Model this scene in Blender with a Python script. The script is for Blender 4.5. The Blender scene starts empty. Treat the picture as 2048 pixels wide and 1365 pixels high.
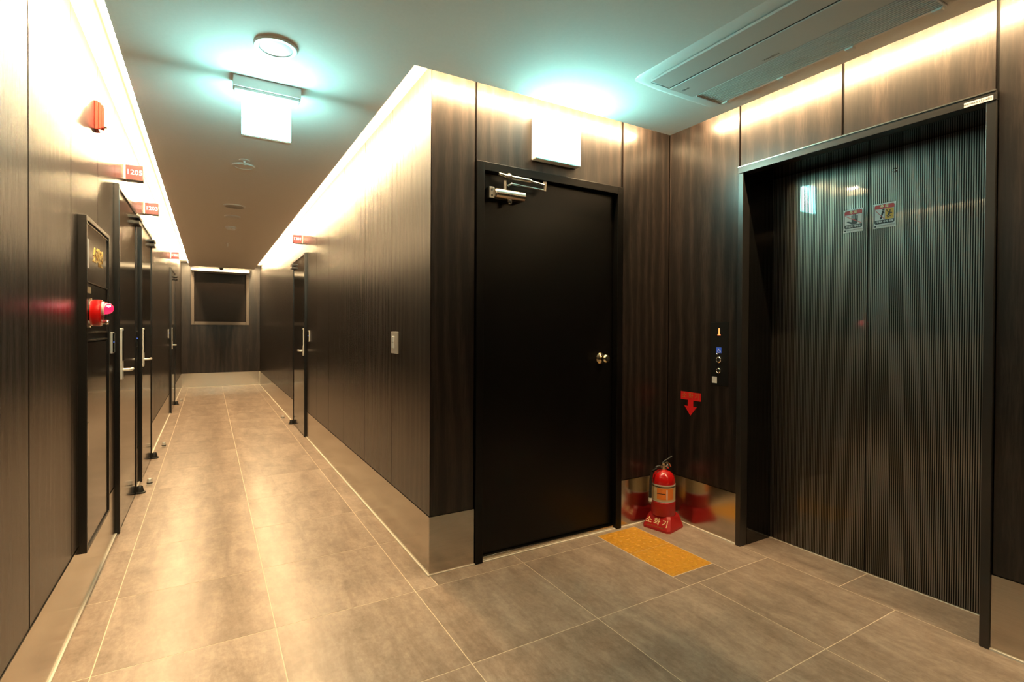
import bpy, bmesh, math, random
from mathutils import Vector, Matrix

# ------------------------------------------------------------------ camera, world, exposure
scene = bpy.context.scene
COL = scene.collection
FOCAL_PX = 1032.04                     # focal length in pixels of the 2048 x 1365 frame
F = Vector((0.50650639, 0.86219305, -0.00862689))
R = Vector((0.86223613, -0.50647665, 0.0055008))
U = Vector((-0.000373433, 0.0102246089, 0.999947658))
cam_data = bpy.data.cameras.new('camera')
cam = bpy.data.objects.new('camera', cam_data)
COL.objects.link(cam)
cam_data.sensor_width = 36.0
cam_data.lens = FOCAL_PX / 2048.0 * 36.0
cam_data.shift_y = -15.62 / 2048.0
cam_data.clip_start = 0.02
m = Matrix.Identity(4)
for i in range(3):
    m[i][0], m[i][1], m[i][2] = R[i], U[i], -F[i]
m[0][3], m[1][3], m[2][3] = -0.9517, -2.4227, 1.2381
cam.matrix_world = m
scene.camera = cam

world = bpy.data.worlds.new('world')
scene.world = world
world.use_nodes = True
world.node_tree.nodes['Background'].inputs[0].default_value = (0, 0, 0, 1)
world.node_tree.nodes['Background'].inputs[1].default_value = 0.0

scene.view_settings.view_transform = 'Standard'
scene.view_settings.look = 'None'
scene.view_settings.gamma = 1.0
scene.view_settings.exposure = 0.0
scene.view_settings.use_curve_mapping = False

LED_CORRIDOR = 820.0                   # radiance of the cove strips
LED_LOBBY = 950.0
LED_COLOR = (1.0, 0.70, 0.365)
EXIT_COLOR = (2.3, 8.6, 8.0)
EXIT_STRENGTH = 6.0

# ------------------------------------------------------------------ dimensions (metres)
XL = -1.434          # left wall
XE = 1.672           # elevator wall
XD = 1.942           # elevator door panels
YF = 9.933           # far wall
YB = -3.3            # wall behind the camera
H = 2.45             # ceiling
HS = 2.55            # soffit of the light cove
BB = 0.296           # stainless baseboard
TH = 0.012           # wall panel thickness

# ------------------------------------------------------------------ materials
def new_mat(name):
    mt = bpy.data.materials.new(name)
    mt.use_nodes = True
    nt = mt.node_tree
    return mt, nt, nt.nodes['Principled BSDF']

def plain(name, color, rough=0.5, metal=0.0, emit=None, strength=0.0, coat=0.0, spec=0.5, noise=0.0):
    mt, nt, b = new_mat(name)
    b.inputs['Base Color'].default_value = (*color, 1)
    b.inputs['Roughness'].default_value = rough
    b.inputs['Metallic'].default_value = metal
    b.inputs['Coat Weight'].default_value = coat
    b.inputs['Coat Roughness'].default_value = 0.05
    b.inputs['Specular IOR Level'].default_value = spec
    if emit:
        b.inputs['Emission Color'].default_value = (*emit, 1)
        b.inputs['Emission Strength'].default_value = strength
    if noise:
        n = nt.nodes.new('ShaderNodeTexNoise'); n.inputs['Scale'].default_value = 35
        n.inputs['Detail'].default_value = 4
        g = nt.nodes.new('ShaderNodeNewGeometry')
        nt.links.new(g.outputs['Position'], n.inputs['Vector'])
        mr = nt.nodes.new('ShaderNodeMapRange')
        mr.inputs['To Min'].default_value = max(0.02, rough - noise)
        mr.inputs['To Max'].default_value = rough + noise
        nt.links.new(n.outputs[0], mr.inputs[0])
        nt.links.new(mr.outputs[0], b.inputs['Roughness'])
    return mt

def math_node(nt, op, a, b=None, c=None):
    n = nt.nodes.new('ShaderNodeMath'); n.operation = op
    for i, v in enumerate((a, b, c)):
        if v is None: continue
        if isinstance(v, (int, float)): n.inputs[i].default_value = v
        else: nt.links.new(v, n.inputs[i])
    return n.outputs[0]

def shifted_position(nt, amount=13.0):
    g = nt.nodes.new('ShaderNodeNewGeometry')
    oi = nt.nodes.new('ShaderNodeObjectInfo')
    s = math_node(nt, 'MULTIPLY', oi.outputs['Random'], amount)
    va = nt.nodes.new('ShaderNodeVectorMath'); va.operation = 'ADD'
    nt.links.new(g.outputs['Position'], va.inputs[0]); nt.links.new(s, va.inputs[1])
    return va.outputs[0], oi.outputs['Random']

def mapped(nt, vec, scale):
    mp = nt.nodes.new('ShaderNodeMapping'); mp.inputs['Scale'].default_value = scale
    nt.links.new(vec, mp.inputs['Vector'])
    return mp.outputs[0]

def noise(nt, vec, scale, detail=5, rough=0.6, dist=0.0):
    n = nt.nodes.new('ShaderNodeTexNoise')
    n.inputs['Scale'].default_value = scale; n.inputs['Detail'].default_value = detail
    n.inputs['Roughness'].default_value = rough; n.inputs['Distortion'].default_value = dist
    nt.links.new(vec, n.inputs['Vector'])
    return n.outputs[0]

def ramp(nt, fac, stops):
    r = nt.nodes.new('ShaderNodeValToRGB')
    el = r.color_ramp.elements
    while len(el) < len(stops): el.new(0.5)
    for e, (p, c) in zip(el, stops):
        e.position = p; e.color = (*c, 1)
    nt.links.new(fac, r.inputs[0])
    return r.outputs[0]

def make_wood():
    mt, nt, b = new_mat('dark_stained_wood')
    v, rnd = shifted_position(nt)
    fine = noise(nt, mapped(nt, v, (1, 1, 0.06)), 110, 6, 0.7, 0.5)
    mid = noise(nt, mapped(nt, v, (1, 1, 0.10)), 16, 4, 0.55, 1.2)
    wv = nt.nodes.new('ShaderNodeTexWave')
    wv.wave_type = 'RINGS'; wv.rings_direction = 'Z'
    wv.inputs['Scale'].default_value = 3.5; wv.inputs['Distortion'].default_value = 7.0
    wv.inputs['Detail'].default_value = 3.0; wv.inputs['Detail Scale'].default_value = 1.2
    nt.links.new(mapped(nt, v, (1.6, 1.6, 0.22)), wv.inputs['Vector'])
    s = math_node(nt, 'MULTIPLY', fine, 0.65)
    s = math_node(nt, 'MULTIPLY_ADD', mid, 0.15, s)
    s = math_node(nt, 'MULTIPLY_ADD', wv.outputs['Fac'], 0.20, s)
    s = math_node(nt, 'MULTIPLY_ADD', rnd, 0.06, s)
    col = ramp(nt, s, [(0.30, (0.0030, 0.0019, 0.0016)), (0.52, (0.0105, 0.0066, 0.0054)), (0.75, (0.031, 0.0205, 0.0165))])
    nt.links.new(col, b.inputs['Base Color'])
    b.inputs['Roughness'].default_value = 0.55
    b.inputs['Specular IOR Level'].default_value = 0.15
    b.inputs['Coat Weight'].default_value = 0.85; b.inputs['Coat Roughness'].default_value = 0.27; b.inputs['Coat IOR'].default_value = 1.5
    bp = nt.nodes.new('ShaderNodeBump'); bp.inputs['Strength'].default_value = 0.12; bp.inputs['Distance'].default_value = 0.002
    nt.links.new(fine, bp.inputs['Height']); nt.links.new(bp.outputs[0], b.inputs['Normal'])
    return mt

def make_tile():
    mt, nt, b = new_mat('cement_look_tile')
    v, rnd = shifted_position(nt, 29.0)
    streak = noise(nt, mapped(nt, v, (1, 0.20, 1)), 9.0, 6, 0.68, 0.5)
    cloud = noise(nt, v, 8.0, 7, 0.72, 0.6)
    grit = noise(nt, mapped(nt, v, (1, 0.6, 1)), 55.0, 6, 0.75)
    s = math_node(nt, 'MULTIPLY', streak, 0.46)
    s = math_node(nt, 'MULTIPLY_ADD', cloud, 0.26, s)
    s = math_node(nt, 'MULTIPLY_ADD', grit, 0.28, s)
    s = math_node(nt, 'MULTIPLY_ADD', rnd, 0.03, s)
    col = ramp(nt, s, [(0.38, (0.200, 0.146, 0.112)), (0.50, (0.320, 0.240, 0.188)), (0.62, (0.460, 0.362, 0.292))])
    nt.links.new(col, b.inputs['Base Color'])
    rr = nt.nodes.new('ShaderNodeMapRange')
    rr.inputs['To Min'].default_value = 0.22; rr.inputs['To Max'].default_value = 0.42
    nt.links.new(grit, rr.inputs[0]); nt.links.new(rr.outputs[0], b.inputs['Roughness'])
    bp = nt.nodes.new('ShaderNodeBump'); bp.inputs['Strength'].default_value = 0.08; bp.inputs['Distance'].default_value = 0.002
    nt.links.new(grit, bp.inputs['Height']); nt.links.new(bp.outputs[0], b.inputs['Normal'])
    return mt

def make_steel(name, color, rough, along):
    mt, nt, b = new_mat(name)
    b.inputs['Metallic'].default_value = 1.0
    v, rnd = shifted_position(nt)
    sc = {'h': (0.05, 0.05, 1.0), 'v': (1.0, 1.0, 0.05)}[along]
    n = noise(nt, mapped(nt, v, sc), 260, 3, 0.6)
    c = ramp(nt, n, [(0.2, tuple(x * 0.86 for x in color)), (0.8, color)])
    nt.links.new(c, b.inputs['Base Color'])
    mr = nt.nodes.new('ShaderNodeMapRange')
    mr.inputs['To Min'].default_value = rough * 0.75; mr.inputs['To Max'].default_value = rough * 1.3
    nt.links.new(n, mr.inputs[0]); nt.links.new(mr.outputs[0], b.inputs['Roughness'])
    bp = nt.nodes.new('ShaderNodeBump'); bp.inputs['Strength'].default_value = 0.10; bp.inputs['Distance'].default_value = 0.0006
    nt.links.new(n, bp.inputs['Height']); nt.links.new(bp.outputs[0], b.inputs['Normal'])
    return mt

def make_stripes():
    # polished bronze pin-stripes etched on black, running up the elevator panels
    mt, nt, b = new_mat('pinstriped_elevator_steel')
    g = nt.nodes.new('ShaderNodeNewGeometry')
    sx = nt.nodes.new('ShaderNodeSeparateXYZ'); nt.links.new(g.outputs['Position'], sx.inputs[0])
    t = math_node(nt, 'MULTIPLY', sx.outputs['Y'], 1.0 / 0.0086)
    fr = math_node(nt, 'FRACT', math_node(nt, 'ADD', t, 1000.0))
    st = math_node(nt, 'LESS_THAN', fr, 0.50)
    ix = nt.nodes.new('ShaderNodeMix'); ix.data_type = 'RGBA'
    nt.links.new(st, ix.inputs[0])
    ix.inputs[6].default_value = (0.0035, 0.003, 0.0028, 1); ix.inputs[7].default_value = (0.225, 0.212, 0.19, 1)
    nt.links.new(ix.outputs[2], b.inputs['Base Color'])
    nt.links.new(math_node(nt, 'MULTIPLY', st, 0.97), b.inputs['Metallic'])
    mr = nt.nodes.new('ShaderNodeMapRange'); mr.inputs['To Min'].default_value = 0.45; mr.inputs['To Max'].default_value = 0.44
    nt.links.new(st, mr.inputs[0]); nt.links.new(mr.outputs[0], b.inputs['Roughness'])
    b.inputs['Specular IOR Level'].default_value = 0.10
    nt.links.new(st, b.inputs['Coat Weight']); b.inputs['Coat Roughness'].default_value = 0.03; b.inputs['Coat IOR'].default_value = 1.7
    return mt

def make_ceiling():
    mt, nt, b = new_mat('matt_white_paint')
    g = nt.nodes.new('ShaderNodeNewGeometry')
    n = noise(nt, g.outputs['Position'], 90, 3, 0.6)
    nt.links.new(ramp(nt, n, [(0.2, (0.76, 0.75, 0.72)), (0.8, (0.80, 0.79, 0.76))]), b.inputs['Base Color'])
    b.inputs['Roughness'].default_value = 0.85
    bp = nt.nodes.new('ShaderNodeBump'); bp.inputs['Strength'].default_value = 0.04; bp.inputs['Distance'].default_value = 0.001
    nt.links.new(n, bp.inputs['Height']); nt.links.new(bp.outputs[0], b.inputs['Normal'])
    return mt

def make_yellow():
    mt, nt, b = new_mat('yellow_tactile_tile')
    g = nt.nodes.new('ShaderNodeNewGeometry')
    n = noise(nt, g.outputs['Position'], 60, 4, 0.7)
    nt.links.new(ramp(nt, n, [(0.3, (0.52, 0.23, 0.015)), (0.7, (0.68, 0.34, 0.035))]), b.inputs['Base Color'])
    b.inputs['Roughness'].default_value = 0.45
    return mt

M = {}
M['wood'] = make_wood()
M['tile'] = make_tile()
M['steel'] = make_steel('brushed_stainless', (0.60, 0.555, 0.49), 0.17, 'h')
M['steel_v'] = make_steel('satin_steel', (0.66, 0.62, 0.56), 0.24, 'v')
M['frame_steel'] = plain('dark_frame_steel', (0.075, 0.072, 0.07), 0.32, 0.85)
M['satin'] = plain('satin_aluminium', (0.66, 0.63, 0.58), 0.38, 0.35, noise=0.04)
M['chrome'] = plain('chrome', (0.80, 0.77, 0.72), 0.10, 1.0)
M['brass'] = plain('brass', (0.74, 0.62, 0.42), 0.18, 1.0)
M['stripes'] = make_stripes()
M['ceiling'] = make_ceiling()
M['yellow'] = make_yellow()
M['groove'] = plain('black_backing', (0.004, 0.0035, 0.003), 0.7, spec=0.2)
M['grout'] = plain('pale_grout', (0.80, 0.69, 0.54), 0.8, noise=0.05)
M['caulk'] = plain('cream_sealant', (0.85, 0.80, 0.70), 0.45, noise=0.05)
M['door'] = plain('gloss_dark_door', (0.020, 0.0165, 0.0145), 0.13, coat=0.25, noise=0.03)
M['door_edge'] = plain('black_door_edge', (0.006, 0.006, 0.006), 0.30, noise=0.03)
M['fire_door'] = plain('black_fire_door_paint', (0.0028, 0.0024, 0.0021), 0.34, spec=0.25, noise=0.04)
M['black'] = plain('satin_black', (0.006, 0.006, 0.006), 0.35, noise=0.03)
M['gloss_black'] = plain('gloss_black', (0.004, 0.004, 0.004), 0.08, noise=0.02)
M['rubber'] = plain('black_rubber', (0.012, 0.011, 0.010), 0.55, noise=0.05)
M['glass_dark'] = plain('dark_night_pane', (0.016, 0.0105, 0.007), 0.30, spec=0.15, noise=0.02)
M['window_frame'] = plain('grey_brown_window_frame', (0.16, 0.135, 0.115), 0.42, 0.3, noise=0.05)
M['white'] = plain('white_plastic', (0.72, 0.72, 0.70), 0.38, noise=0.05)
M['white_metal'] = plain('white_enamel', (0.74, 0.74, 0.72), 0.32, noise=0.05)
M['grey_plastic'] = plain('grey_plastic', (0.34, 0.34, 0.33), 0.45, noise=0.05)
M['dark_slot'] = plain('dark_slot', (0.015, 0.015, 0.015), 0.6)
M['red'] = plain('red_enamel', (0.50, 0.008, 0.008), 0.14, coat=0.8, noise=0.02)
M['red_plastic'] = plain('red_plastic', (0.40, 0.008, 0.010), 0.36, noise=0.05)
M['orange_red'] = plain('orange_red_plastic', (0.52, 0.028, 0.010), 0.40, noise=0.05)
M['sticker_red'] = plain('red_sticker', (0.55, 0.008, 0.010), 0.45, noise=0.04)
M['sticker_white'] = plain('white_sticker', (0.62, 0.60, 0.60), 0.5, noise=0.04)
M['sticker_black'] = plain('black_print', (0.015, 0.015, 0.018), 0.5)
M['sticker_head'] = plain('red_print', (0.48, 0.025, 0.03), 0.5)
M['sticker_yellow'] = plain('amber_print', (0.62, 0.33, 0.02), 0.5)
M['olive_print'] = plain('olive_print', (0.30, 0.17, 0.03), 0.5)
M['cream_print'] = plain('cream_print', (0.80, 0.66, 0.38), 0.5)
M['gold'] = plain('gold_letter', (0.75, 0.55, 0.18), 0.25, 0.8)
M['label_cream'] = plain('cream_label', (0.55, 0.44, 0.26), 0.4, noise=0.04)
M['label_orange'] = plain('orange_label', (0.72, 0.20, 0.03), 0.4, noise=0.04)
M['blue_print'] = plain('blue_print', (0.03, 0.09, 0.45), 0.4, emit=(0.03, 0.10, 0.6), strength=0.25)
M['digit_red'] = plain('red_led_digit', (0.6, 0.05, 0.01), 0.4, emit=(1.0, 0.22, 0.06), strength=3.0)
M['led_blue'] = plain('blue_led', (0.05, 0.1, 0.6), 0.4, emit=(0.1, 0.2, 1.0), strength=4.0)
M['led_corridor'] = plain('warm_led_corridor', (0.9, 0.9, 0.9), 0.5, emit=LED_COLOR, strength=LED_CORRIDOR)
M['led_lobby'] = plain('warm_led_lobby', (0.9, 0.9, 0.9), 0.5, emit=LED_COLOR, strength=LED_LOBBY)
M['exit_face'] = plain('lit_exit_face', (0.6, 0.8, 0.8), 0.4, emit=EXIT_COLOR, strength=EXIT_STRENGTH)
M['exit_picto'] = plain('lit_exit_pictogram', (0.9, 0.9, 0.9), 0.4, emit=(9, 10.5, 10.2), strength=EXIT_STRENGTH)
M['sign_face'] = plain('lit_red_number_face', (0.16, 0.004, 0.008), 0.3, emit=(1.0, 0.012, 0.03), strength=0.45)
M['sign_digit'] = plain('lit_pink_digit', (0.9, 0.5, 0.6), 0.3, emit=(1.0, 0.55, 0.62), strength=1.25)
M['beacon'] = plain('lit_red_beacon_lens', (0.6, 0.01, 0.03), 0.12, emit=(1.0, 0.01, 0.06), strength=2.2)
M['beacon_core'] = plain('lit_beacon_core', (0.9, 0.5, 0.6), 0.2, emit=(1.0, 0.25, 0.35), strength=14.0)

# ------------------------------------------------------------------ mesh helpers
def box(bm, x0, x1, y0, y1, z0, z1, bevel=0.0):
    vs = [bm.verts.new((x, y, z)) for x in (x0, x1) for y in (y0, y1) for z in (z0, z1)]
    idx = [(0, 1, 3, 2), (4, 6, 7, 5), (0, 4, 5, 1), (2, 3, 7, 6), (0, 2, 6, 4), (1, 5, 7, 3)]
    fs = [bm.faces.new([vs[i] for i in f]) for f in idx]
    if bevel:
        es = {e for f in fs for e in f.edges}
        bmesh.ops.bevel(bm, geom=list(es), offset=bevel, segments=2, affect='EDGES', profile=0.5)
    return bm

def prism(bm, pts, to3, depth):
    """2-D outline pts -> solid; to3(u, v, d) gives the point."""
    a = [bm.verts.new(to3(u, v, 0.0)) for u, v in pts]
    b = [bm.verts.new(to3(u, v, depth)) for u, v in pts]
    n = len(pts)
    bm.faces.new(a[::-1]); bm.faces.new(b)
    for i in range(n):
        bm.faces.new((a[i], a[(i + 1) % n], b[(i + 1) % n], b[i]))
    return bm

def lathe(bm, prof, mat4=None, seg=32, a0=0.0, a1=math.tau):
    full = abs(a1 - a0 - math.tau) < 1e-6
    n = seg if full else seg + 1
    rings = []
    for r, z in prof:
        ring = []
        if r < 1e-6:
            p = Vector((0, 0, z)); p = mat4 @ p if mat4 else p
            ring = [bm.verts.new(p)] * n
        else:
            for i in range(n):
                a = a0 + (a1 - a0) * i / seg
                p = Vector((r * math.cos(a), r * math.sin(a), z))
                p = mat4 @ p if mat4 else p
                ring.append(bm.verts.new(p))
        rings.append(ring)
    for k in range(len(rings) - 1):
        A, B = rings[k], rings[k + 1]
        for i in range(seg):
            j = (i + 1) % n
            q = []
            for vv in (A[i], A[j], B[j], B[i]):
                if vv not in q: q.append(vv)
            if len(q) >= 3:
                try: bm.faces.new(q)
                except ValueError: pass
    return bm

def tube(bm, pts, r, seg=10):
    pts = [Vector(p) for p in pts]
    rings = []
    for i, p in enumerate(pts):
        t = (pts[min(i + 1, len(pts) - 1)] - pts[max(i - 1, 0)]).normalized()
        ref = Vector((0, 0, 1)) if abs(t.z) < 0.9 else Vector((1, 0, 0))
        u = t.cross(ref).normalized(); v = t.cross(u)
        rr = r[i] if isinstance(r, (list, tuple)) else r
        rings.append([bm.verts.new(p + (u * math.cos(a) + v * math.sin(a)) * rr)
                      for a in [math.tau * k / seg for k in range(seg)]])
    for A, B in zip(rings, rings[1:]):
        for k in range(seg):
            bm.faces.new((A[k], A[(k + 1) % seg], B[(k + 1) % seg], B[k]))
    bm.faces.new(rings[0][::-1]); bm.faces.new(rings[-1])
    return bm

def axis_matrix(loc, axis):
    z = Vector(axis).normalized()
    ref = Vector((0, 0, 1)) if abs(z.z) < 0.9 else Vector((1, 0, 0))
    x = ref.cross(z).normalized(); y = z.cross(x)
    mm = Matrix.Identity(4)
    for i in range(3):
        mm[i][0], mm[i][1], mm[i][2], mm[i][3] = x[i], y[i], z[i], loc[i]
    return mm

def world_of(o):
    mm = o.matrix_basis.copy()
    while o.parent:
        mm = o.parent.matrix_basis @ o.matrix_parent_inverse @ mm
        o = o.parent
    return mm

def obj(name, bm, mat, parent=None, smooth=False, label=None):
    """Mesh written in world coordinates; parts hang under their thing."""
    bmesh.ops.recalc_face_normals(bm, faces=bm.faces)
    me = bpy.data.meshes.new(name)
    bm.to_mesh(me); bm.free()
    me.materials.append(M[mat])
    if smooth:
        for p in me.polygons: p.use_smooth = True
        try: me.set_sharp_from_angle(angle=math.radians(38))
        except Exception: pass
    o = bpy.data.objects.new(name, me)
    COL.objects.link(o)
    if parent:
        o.parent = parent
        o.matrix_parent_inverse = world_of(parent).inverted()
    if label: o['label'] = label
    return o

def part(name, mat, parent, fn, *a, smooth=False, label=None, **k):
    bm = bmesh.new(); fn(bm, *a, **k)
    return obj(name, bm, mat, parent, smooth, label)

def empty(name, loc, label=None, cat=None, group=None, kind=None):
    o = bpy.data.objects.new(name, None)
    o.empty_display_size = 0.05
    o.location = loc
    COL.objects.link(o)
    return tag(o, label, cat, group, kind)

def tag(o, label=None, cat=None, group=None, kind=None):
    if label: o['label'] = label
    if cat: o['category'] = cat
    if group: o['group'] = group
    if kind: o['kind'] = kind
    return o

def text(name, body, size, mat, origin, right, up, parent, depth=0.0008, align='CENTER', bold=0.0):
    cu = bpy.data.curves.new(name, 'FONT')
    cu.body = body; cu.size = size; cu.align_x = align; cu.align_y = 'CENTER'
    cu.offset = bold; cu.resolution_u = 3; cu.extrude = depth / 2
    tmp = bpy.data.objects.new(name + '_tmp', cu); COL.objects.link(tmp)
    dg = bpy.context.evaluated_depsgraph_get(); dg.update()
    me = bpy.data.meshes.new_from_object(tmp.evaluated_get(dg))
    bpy.data.objects.remove(tmp); bpy.data.curves.remove(cu)
    r, u = Vector(right).normalized(), Vector(up).normalized(); n = r.cross(u)
    mm = Matrix.Identity(4)
    for i in range(3):
        mm[i][0], mm[i][1], mm[i][2], mm[i][3] = r[i], u[i], n[i], origin[i]
    me.transform(mm); me.name = name
    me.materials.clear(); me.materials.append(M[mat])
    o = bpy.data.objects.new(name, me); COL.objects.link(o)
    o.parent = parent
    o.matrix_parent_inverse = world_of(parent).inverted()
    return o

# ================================================================== THE SETTING
# ------------------------------------------------------------------ floor of separate tiles
floor = part('floor', 'grout', None, box, XL - 0.1, XD + 0.15, YB - 0.1, YF + 0.1, -0.06, -0.0006)
tag(floor, 'brown grey cement look tile floor with pale joints', kind='structure')
JW = 0.0019
def tile(x0, x1, y0, y1, mat='tile', name='tile'):
    return part(name, mat, floor, box, x0 + JW, x1 - JW, y0 + JW, y1 - JW, -0.02, 0.0)
XS = [XL, -1.312, -0.713, -0.114, 0.484, 1.115, XE]
YS = [round(-0.112 + 0.606 * k, 4) for k in range(-6, 18)]
YS = [YB] + [y for y in YS if YB + 0.05 < y < YF - 0.05] + [YF]
for i in range(len(XS) - 1):
    x0, x1 = XS[i], XS[i + 1]
    for y0, y1 in zip(YS, YS[1:]):
        if i <= 2 or y1 <= -0.7:
            tile(x0, x1, y0, y1)
        elif y0 < -0.1 and y1 < 0 and i == 3:
            tile(x0, x1, y0, y1)
tile(-0.114, 0.0, -0.112, 0.494)
for y0, y1 in zip(YS, YS[1:]):
    if y0 > 0.45: tile(-0.114, 0.0, y0, y1)
tile(0.0, 0.484, -0.112, 0.0)
tile(0.484, 1.050, -0.112, 0.0)
tile(0.484, 1.050, -0.718, -0.112)
tile(1.050, 1.352, -0.718, -0.616)
tile(1.352, XE, -0.718, 0.0)
tile(1.050, 1.352, -0.034, 0.0)
tile(XE, XD, -1.085, -0.55)
tile(XE, XD, -1.62, -1.085)

def tactile(bm, x0, x1, y0, y1):
    box(bm, x0, x1, y0, y1, -0.02, 0.001)
    n = 6
    for a in range(n):
        for b in range(n):
            cx = x0 + (x1 - x0) * (a + 0.5) / n; cy = y0 + (y1 - y0) * (b + 0.5) / n
            lathe(bm, [(0.0165, 0.0005), (0.0135, 0.0038), (0.007, 0.0048), (0.0, 0.005)], Matrix.Translation((cx, cy, 0)), 10)
t1 = part('tactile_tile', 'yellow', None, tactile, 1.053, 1.349, -0.313, -0.036, smooth=True)
tag(t1, 'yellow studded tactile paving tile touching the stair door wall', 'tactile tile', 'yellow tactile tiles in the floor')
t2 = part('tactile_tile', 'yellow', None, tactile, 1.053, 1.349, -0.613, -0.317, smooth=True)
tag(t2, 'yellow studded tactile paving tile nearer the camera, away from the wall', 'tactile tile', 'yellow tactile tiles in the floor')

# ------------------------------------------------------------------ walls with separate panels
def wall(name, label, *boxes):
    bm = bmesh.new()
    for b in boxes: box(bm, *b)
    return tag(obj(name, bm, 'groove'), label, kind='structure')

wall_left = wall('wall_left', 'long dark wood panelled wall on the left of the corridor', (XL - 0.12, XL - TH, YB - 0.1, YF + 0.1, 0, HS))
wall_right = wall('wall_right', 'dark wood panelled wall on the right of the corridor', (TH, 0.16, TH, YF + 0.1, 0, HS))
wall_back_corridor = wall('wall_far', 'dark wood wall closing the corridor',
    (XL - 0.12, -1.265, YF + TH, YF + 0.14, 0, HS), (-0.213, 0.16, YF + TH, YF + 0.14, 0, HS),
    (-1.265, -0.213, YF + TH, YF + 0.14, 0, 1.285), (-1.265, -0.213, YF + TH, YF + 0.14, 2.41, HS), (-1.265, -0.213, YF + 0.12, YF + 0.14, 1.285, 2.41))
wall_stair = wall('wall_stair', 'dark wood wall around the black stair door',
    (TH, 0.247, TH, 0.16, 0, HS), (0.247, 1.262, TH, 0.16, 2.115, HS), (1.262, XE + 0.16, TH, 0.16, 0, HS), (0.16, 1.4, 0.15, 0.17, 0, 2.2))
wall_elevator = wall('wall_elevator', 'dark wood wall around the elevator',
    (XE + TH, XE + 0.14, -0.525, 0.16, 0, HS), (XE + TH, XE + 0.14, -1.645, -0.525, 2.168, HS), (XE + TH, XE + 0.14, YB - 0.1, -1.645, 0, HS))
wall_back = wall('wall_back', 'dark wood wall behind the camera', (XL - 0.12, XE + 0.14, YB - 0.12, YB - TH, 0, HS))

G = 0.0035
def panels_x(parent, x0, x1, joints, z0=BB, z1=HS, wide=()):
    for a, b in zip(joints, joints[1:]):
        ga = 0.006 if a in wide else G; gb = 0.006 if b in wide else G
        part('panel', 'wood', parent, box, x0, x1, a + ga, b - gb, z0, z1)
def panels_y(parent, y0, y1, joints, z0=BB, z1=HS, wide=()):
    for a, b in zip(joints, joints[1:]):
        ga = 0.006 if a in wide else G; gb = 0.006 if b in wide else G
        part('panel', 'wood', parent, box, a + ga, b - gb, y0, y1, z0, z1)

panels_x(wall_left, XL - TH, XL, [YB, -2.68, -2.08, -1.48, -0.88, -0.282, 0.291, 0.875, 1.43, 1.84, 2.28, 2.62, 3.04, 3.46, 4.06, 4.66, 5.27, 5.87, 6.42, 6.88, 7.33, 7.93, 8.53, 9.13, YF], wide=(-0.282,))
panels_x(wall_right, 0.0, TH, [0.0, 0.631, 1.256, 1.914, 2.526, 3.153, 3.78, 4.23, 4.68, 5.30, 5.92, 6.54, 7.156, 7.78, 8.40, 9.02, YF])
panels_y(wall_back_corridor, YF, YF + TH, [XL, -1.265], wide=())
panels_y(wall_back_corridor, YF, YF + TH, [-0.213, 0.0])
panels_y(wall_back_corridor, YF, YF + TH, [-1.265, -0.742, -0.213], BB, 1.285)
panels_y(wall_back_corridor, YF, YF + TH, [-1.265, -0.213], 2.41, HS)
panels_y(wall_stair, 0.0, TH, [0.0, 0.247], wide=(0.247,))
panels_y(wall_stair, 0.0, TH, [0.247, 1.256], 2.118, HS, wide=(0.247, 1.256))
panels_y(wall_stair, 0.0, TH, [1.262, XE], wide=(1.262,))
panels_x(wall_elevator, XE, XE + TH, [-0.525, 0.0], wide=(-0.525,))
panels_x(wall_elevator, XE, XE + TH, [-1.645, -1.081, -0.525], 2.170, HS, wide=(-1.645, -1.081, -0.525))
panels_x(wall_elevator, XE, XE + TH, [YB, -2.85, -2.25, -1.645], wide=(-1.645,))
panels_y(wall_back, YB - TH, YB, [XL, -0.8, -0.2, 0.4, 1.0, XE])

# ------------------------------------------------------------------ baseboards and sealant
BT = 0.004
def baseboard(name, label, segs):
    o = empty(name, (0, 0, 0), label, kind='structure')
    for s in segs:
        part('steel_plate', 'steel', o, box, *s, 0.004, BB - 0.003)
    return o
baseboard('baseboard_left', 'brushed stainless baseboard on the left corridor wall',
    [(XL - TH, XL + BT, a, b) for a, b in ((YB, 1.405), (2.262, 2.605), (3.445, 6.395), (7.335, YF))])
baseboard('baseboard_right', 'brushed stainless baseboard on the right corridor wall',
    [(-BT, TH, a, b) for a, b in ((0.0, 3.775), (4.685, YF))])
baseboard('baseboard_far', 'brushed stainless baseboard at the corridor end', [(XL, 0.0, YF - BT, YF + TH)])
baseboard('baseboard_stair', 'brushed stainless baseboards beside the stair door',
    [(-BT, 0.244, -BT, -0.0002), (1.265, XE, -BT, TH)])
baseboard('baseboard_elevator', 'brushed stainless baseboards beside the elevator',
    [(XE - BT, XE + TH, -0.523, 0.0), (XE - BT, XE + TH, YB, -1.647)])
CW, CH = 0.011, 0.007
def sealant(name, label, *segs):
    bm = bmesh.new()
    for x0, x1, y0, y1 in segs: box(bm, x0, x1, y0, y1, -0.001, CH)
    return tag(obj(name, bm, 'caulk'), label, kind='structure')
sealant('trim_1', 'cream sealant line along the left wall', (XL, XL + CW, YB, 1.405), (XL, XL + CW, 2.262, 2.605), (XL, XL + CW, 3.445, 6.395), (XL, XL + CW, 7.335, YF))
sealant('trim_2', 'cream sealant line along the right corridor wall', (-CW, 0.0, -CW, 3.775), (-CW, 0.0, 4.685, YF))
sealant('trim_3', 'cream sealant line at the corridor end', (XL + CW, -CW, YF - CW, YF))
sealant('trim_4', 'cream sealant line along the stair door wall', (0.0, XE - CW, -CW, 0.0))
sealant('trim_5', 'cream sealant line along the elevator wall', (XE - CW, XE, -0.55, 0.0), (XE - CW, XE, YB, -1.615))
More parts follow.
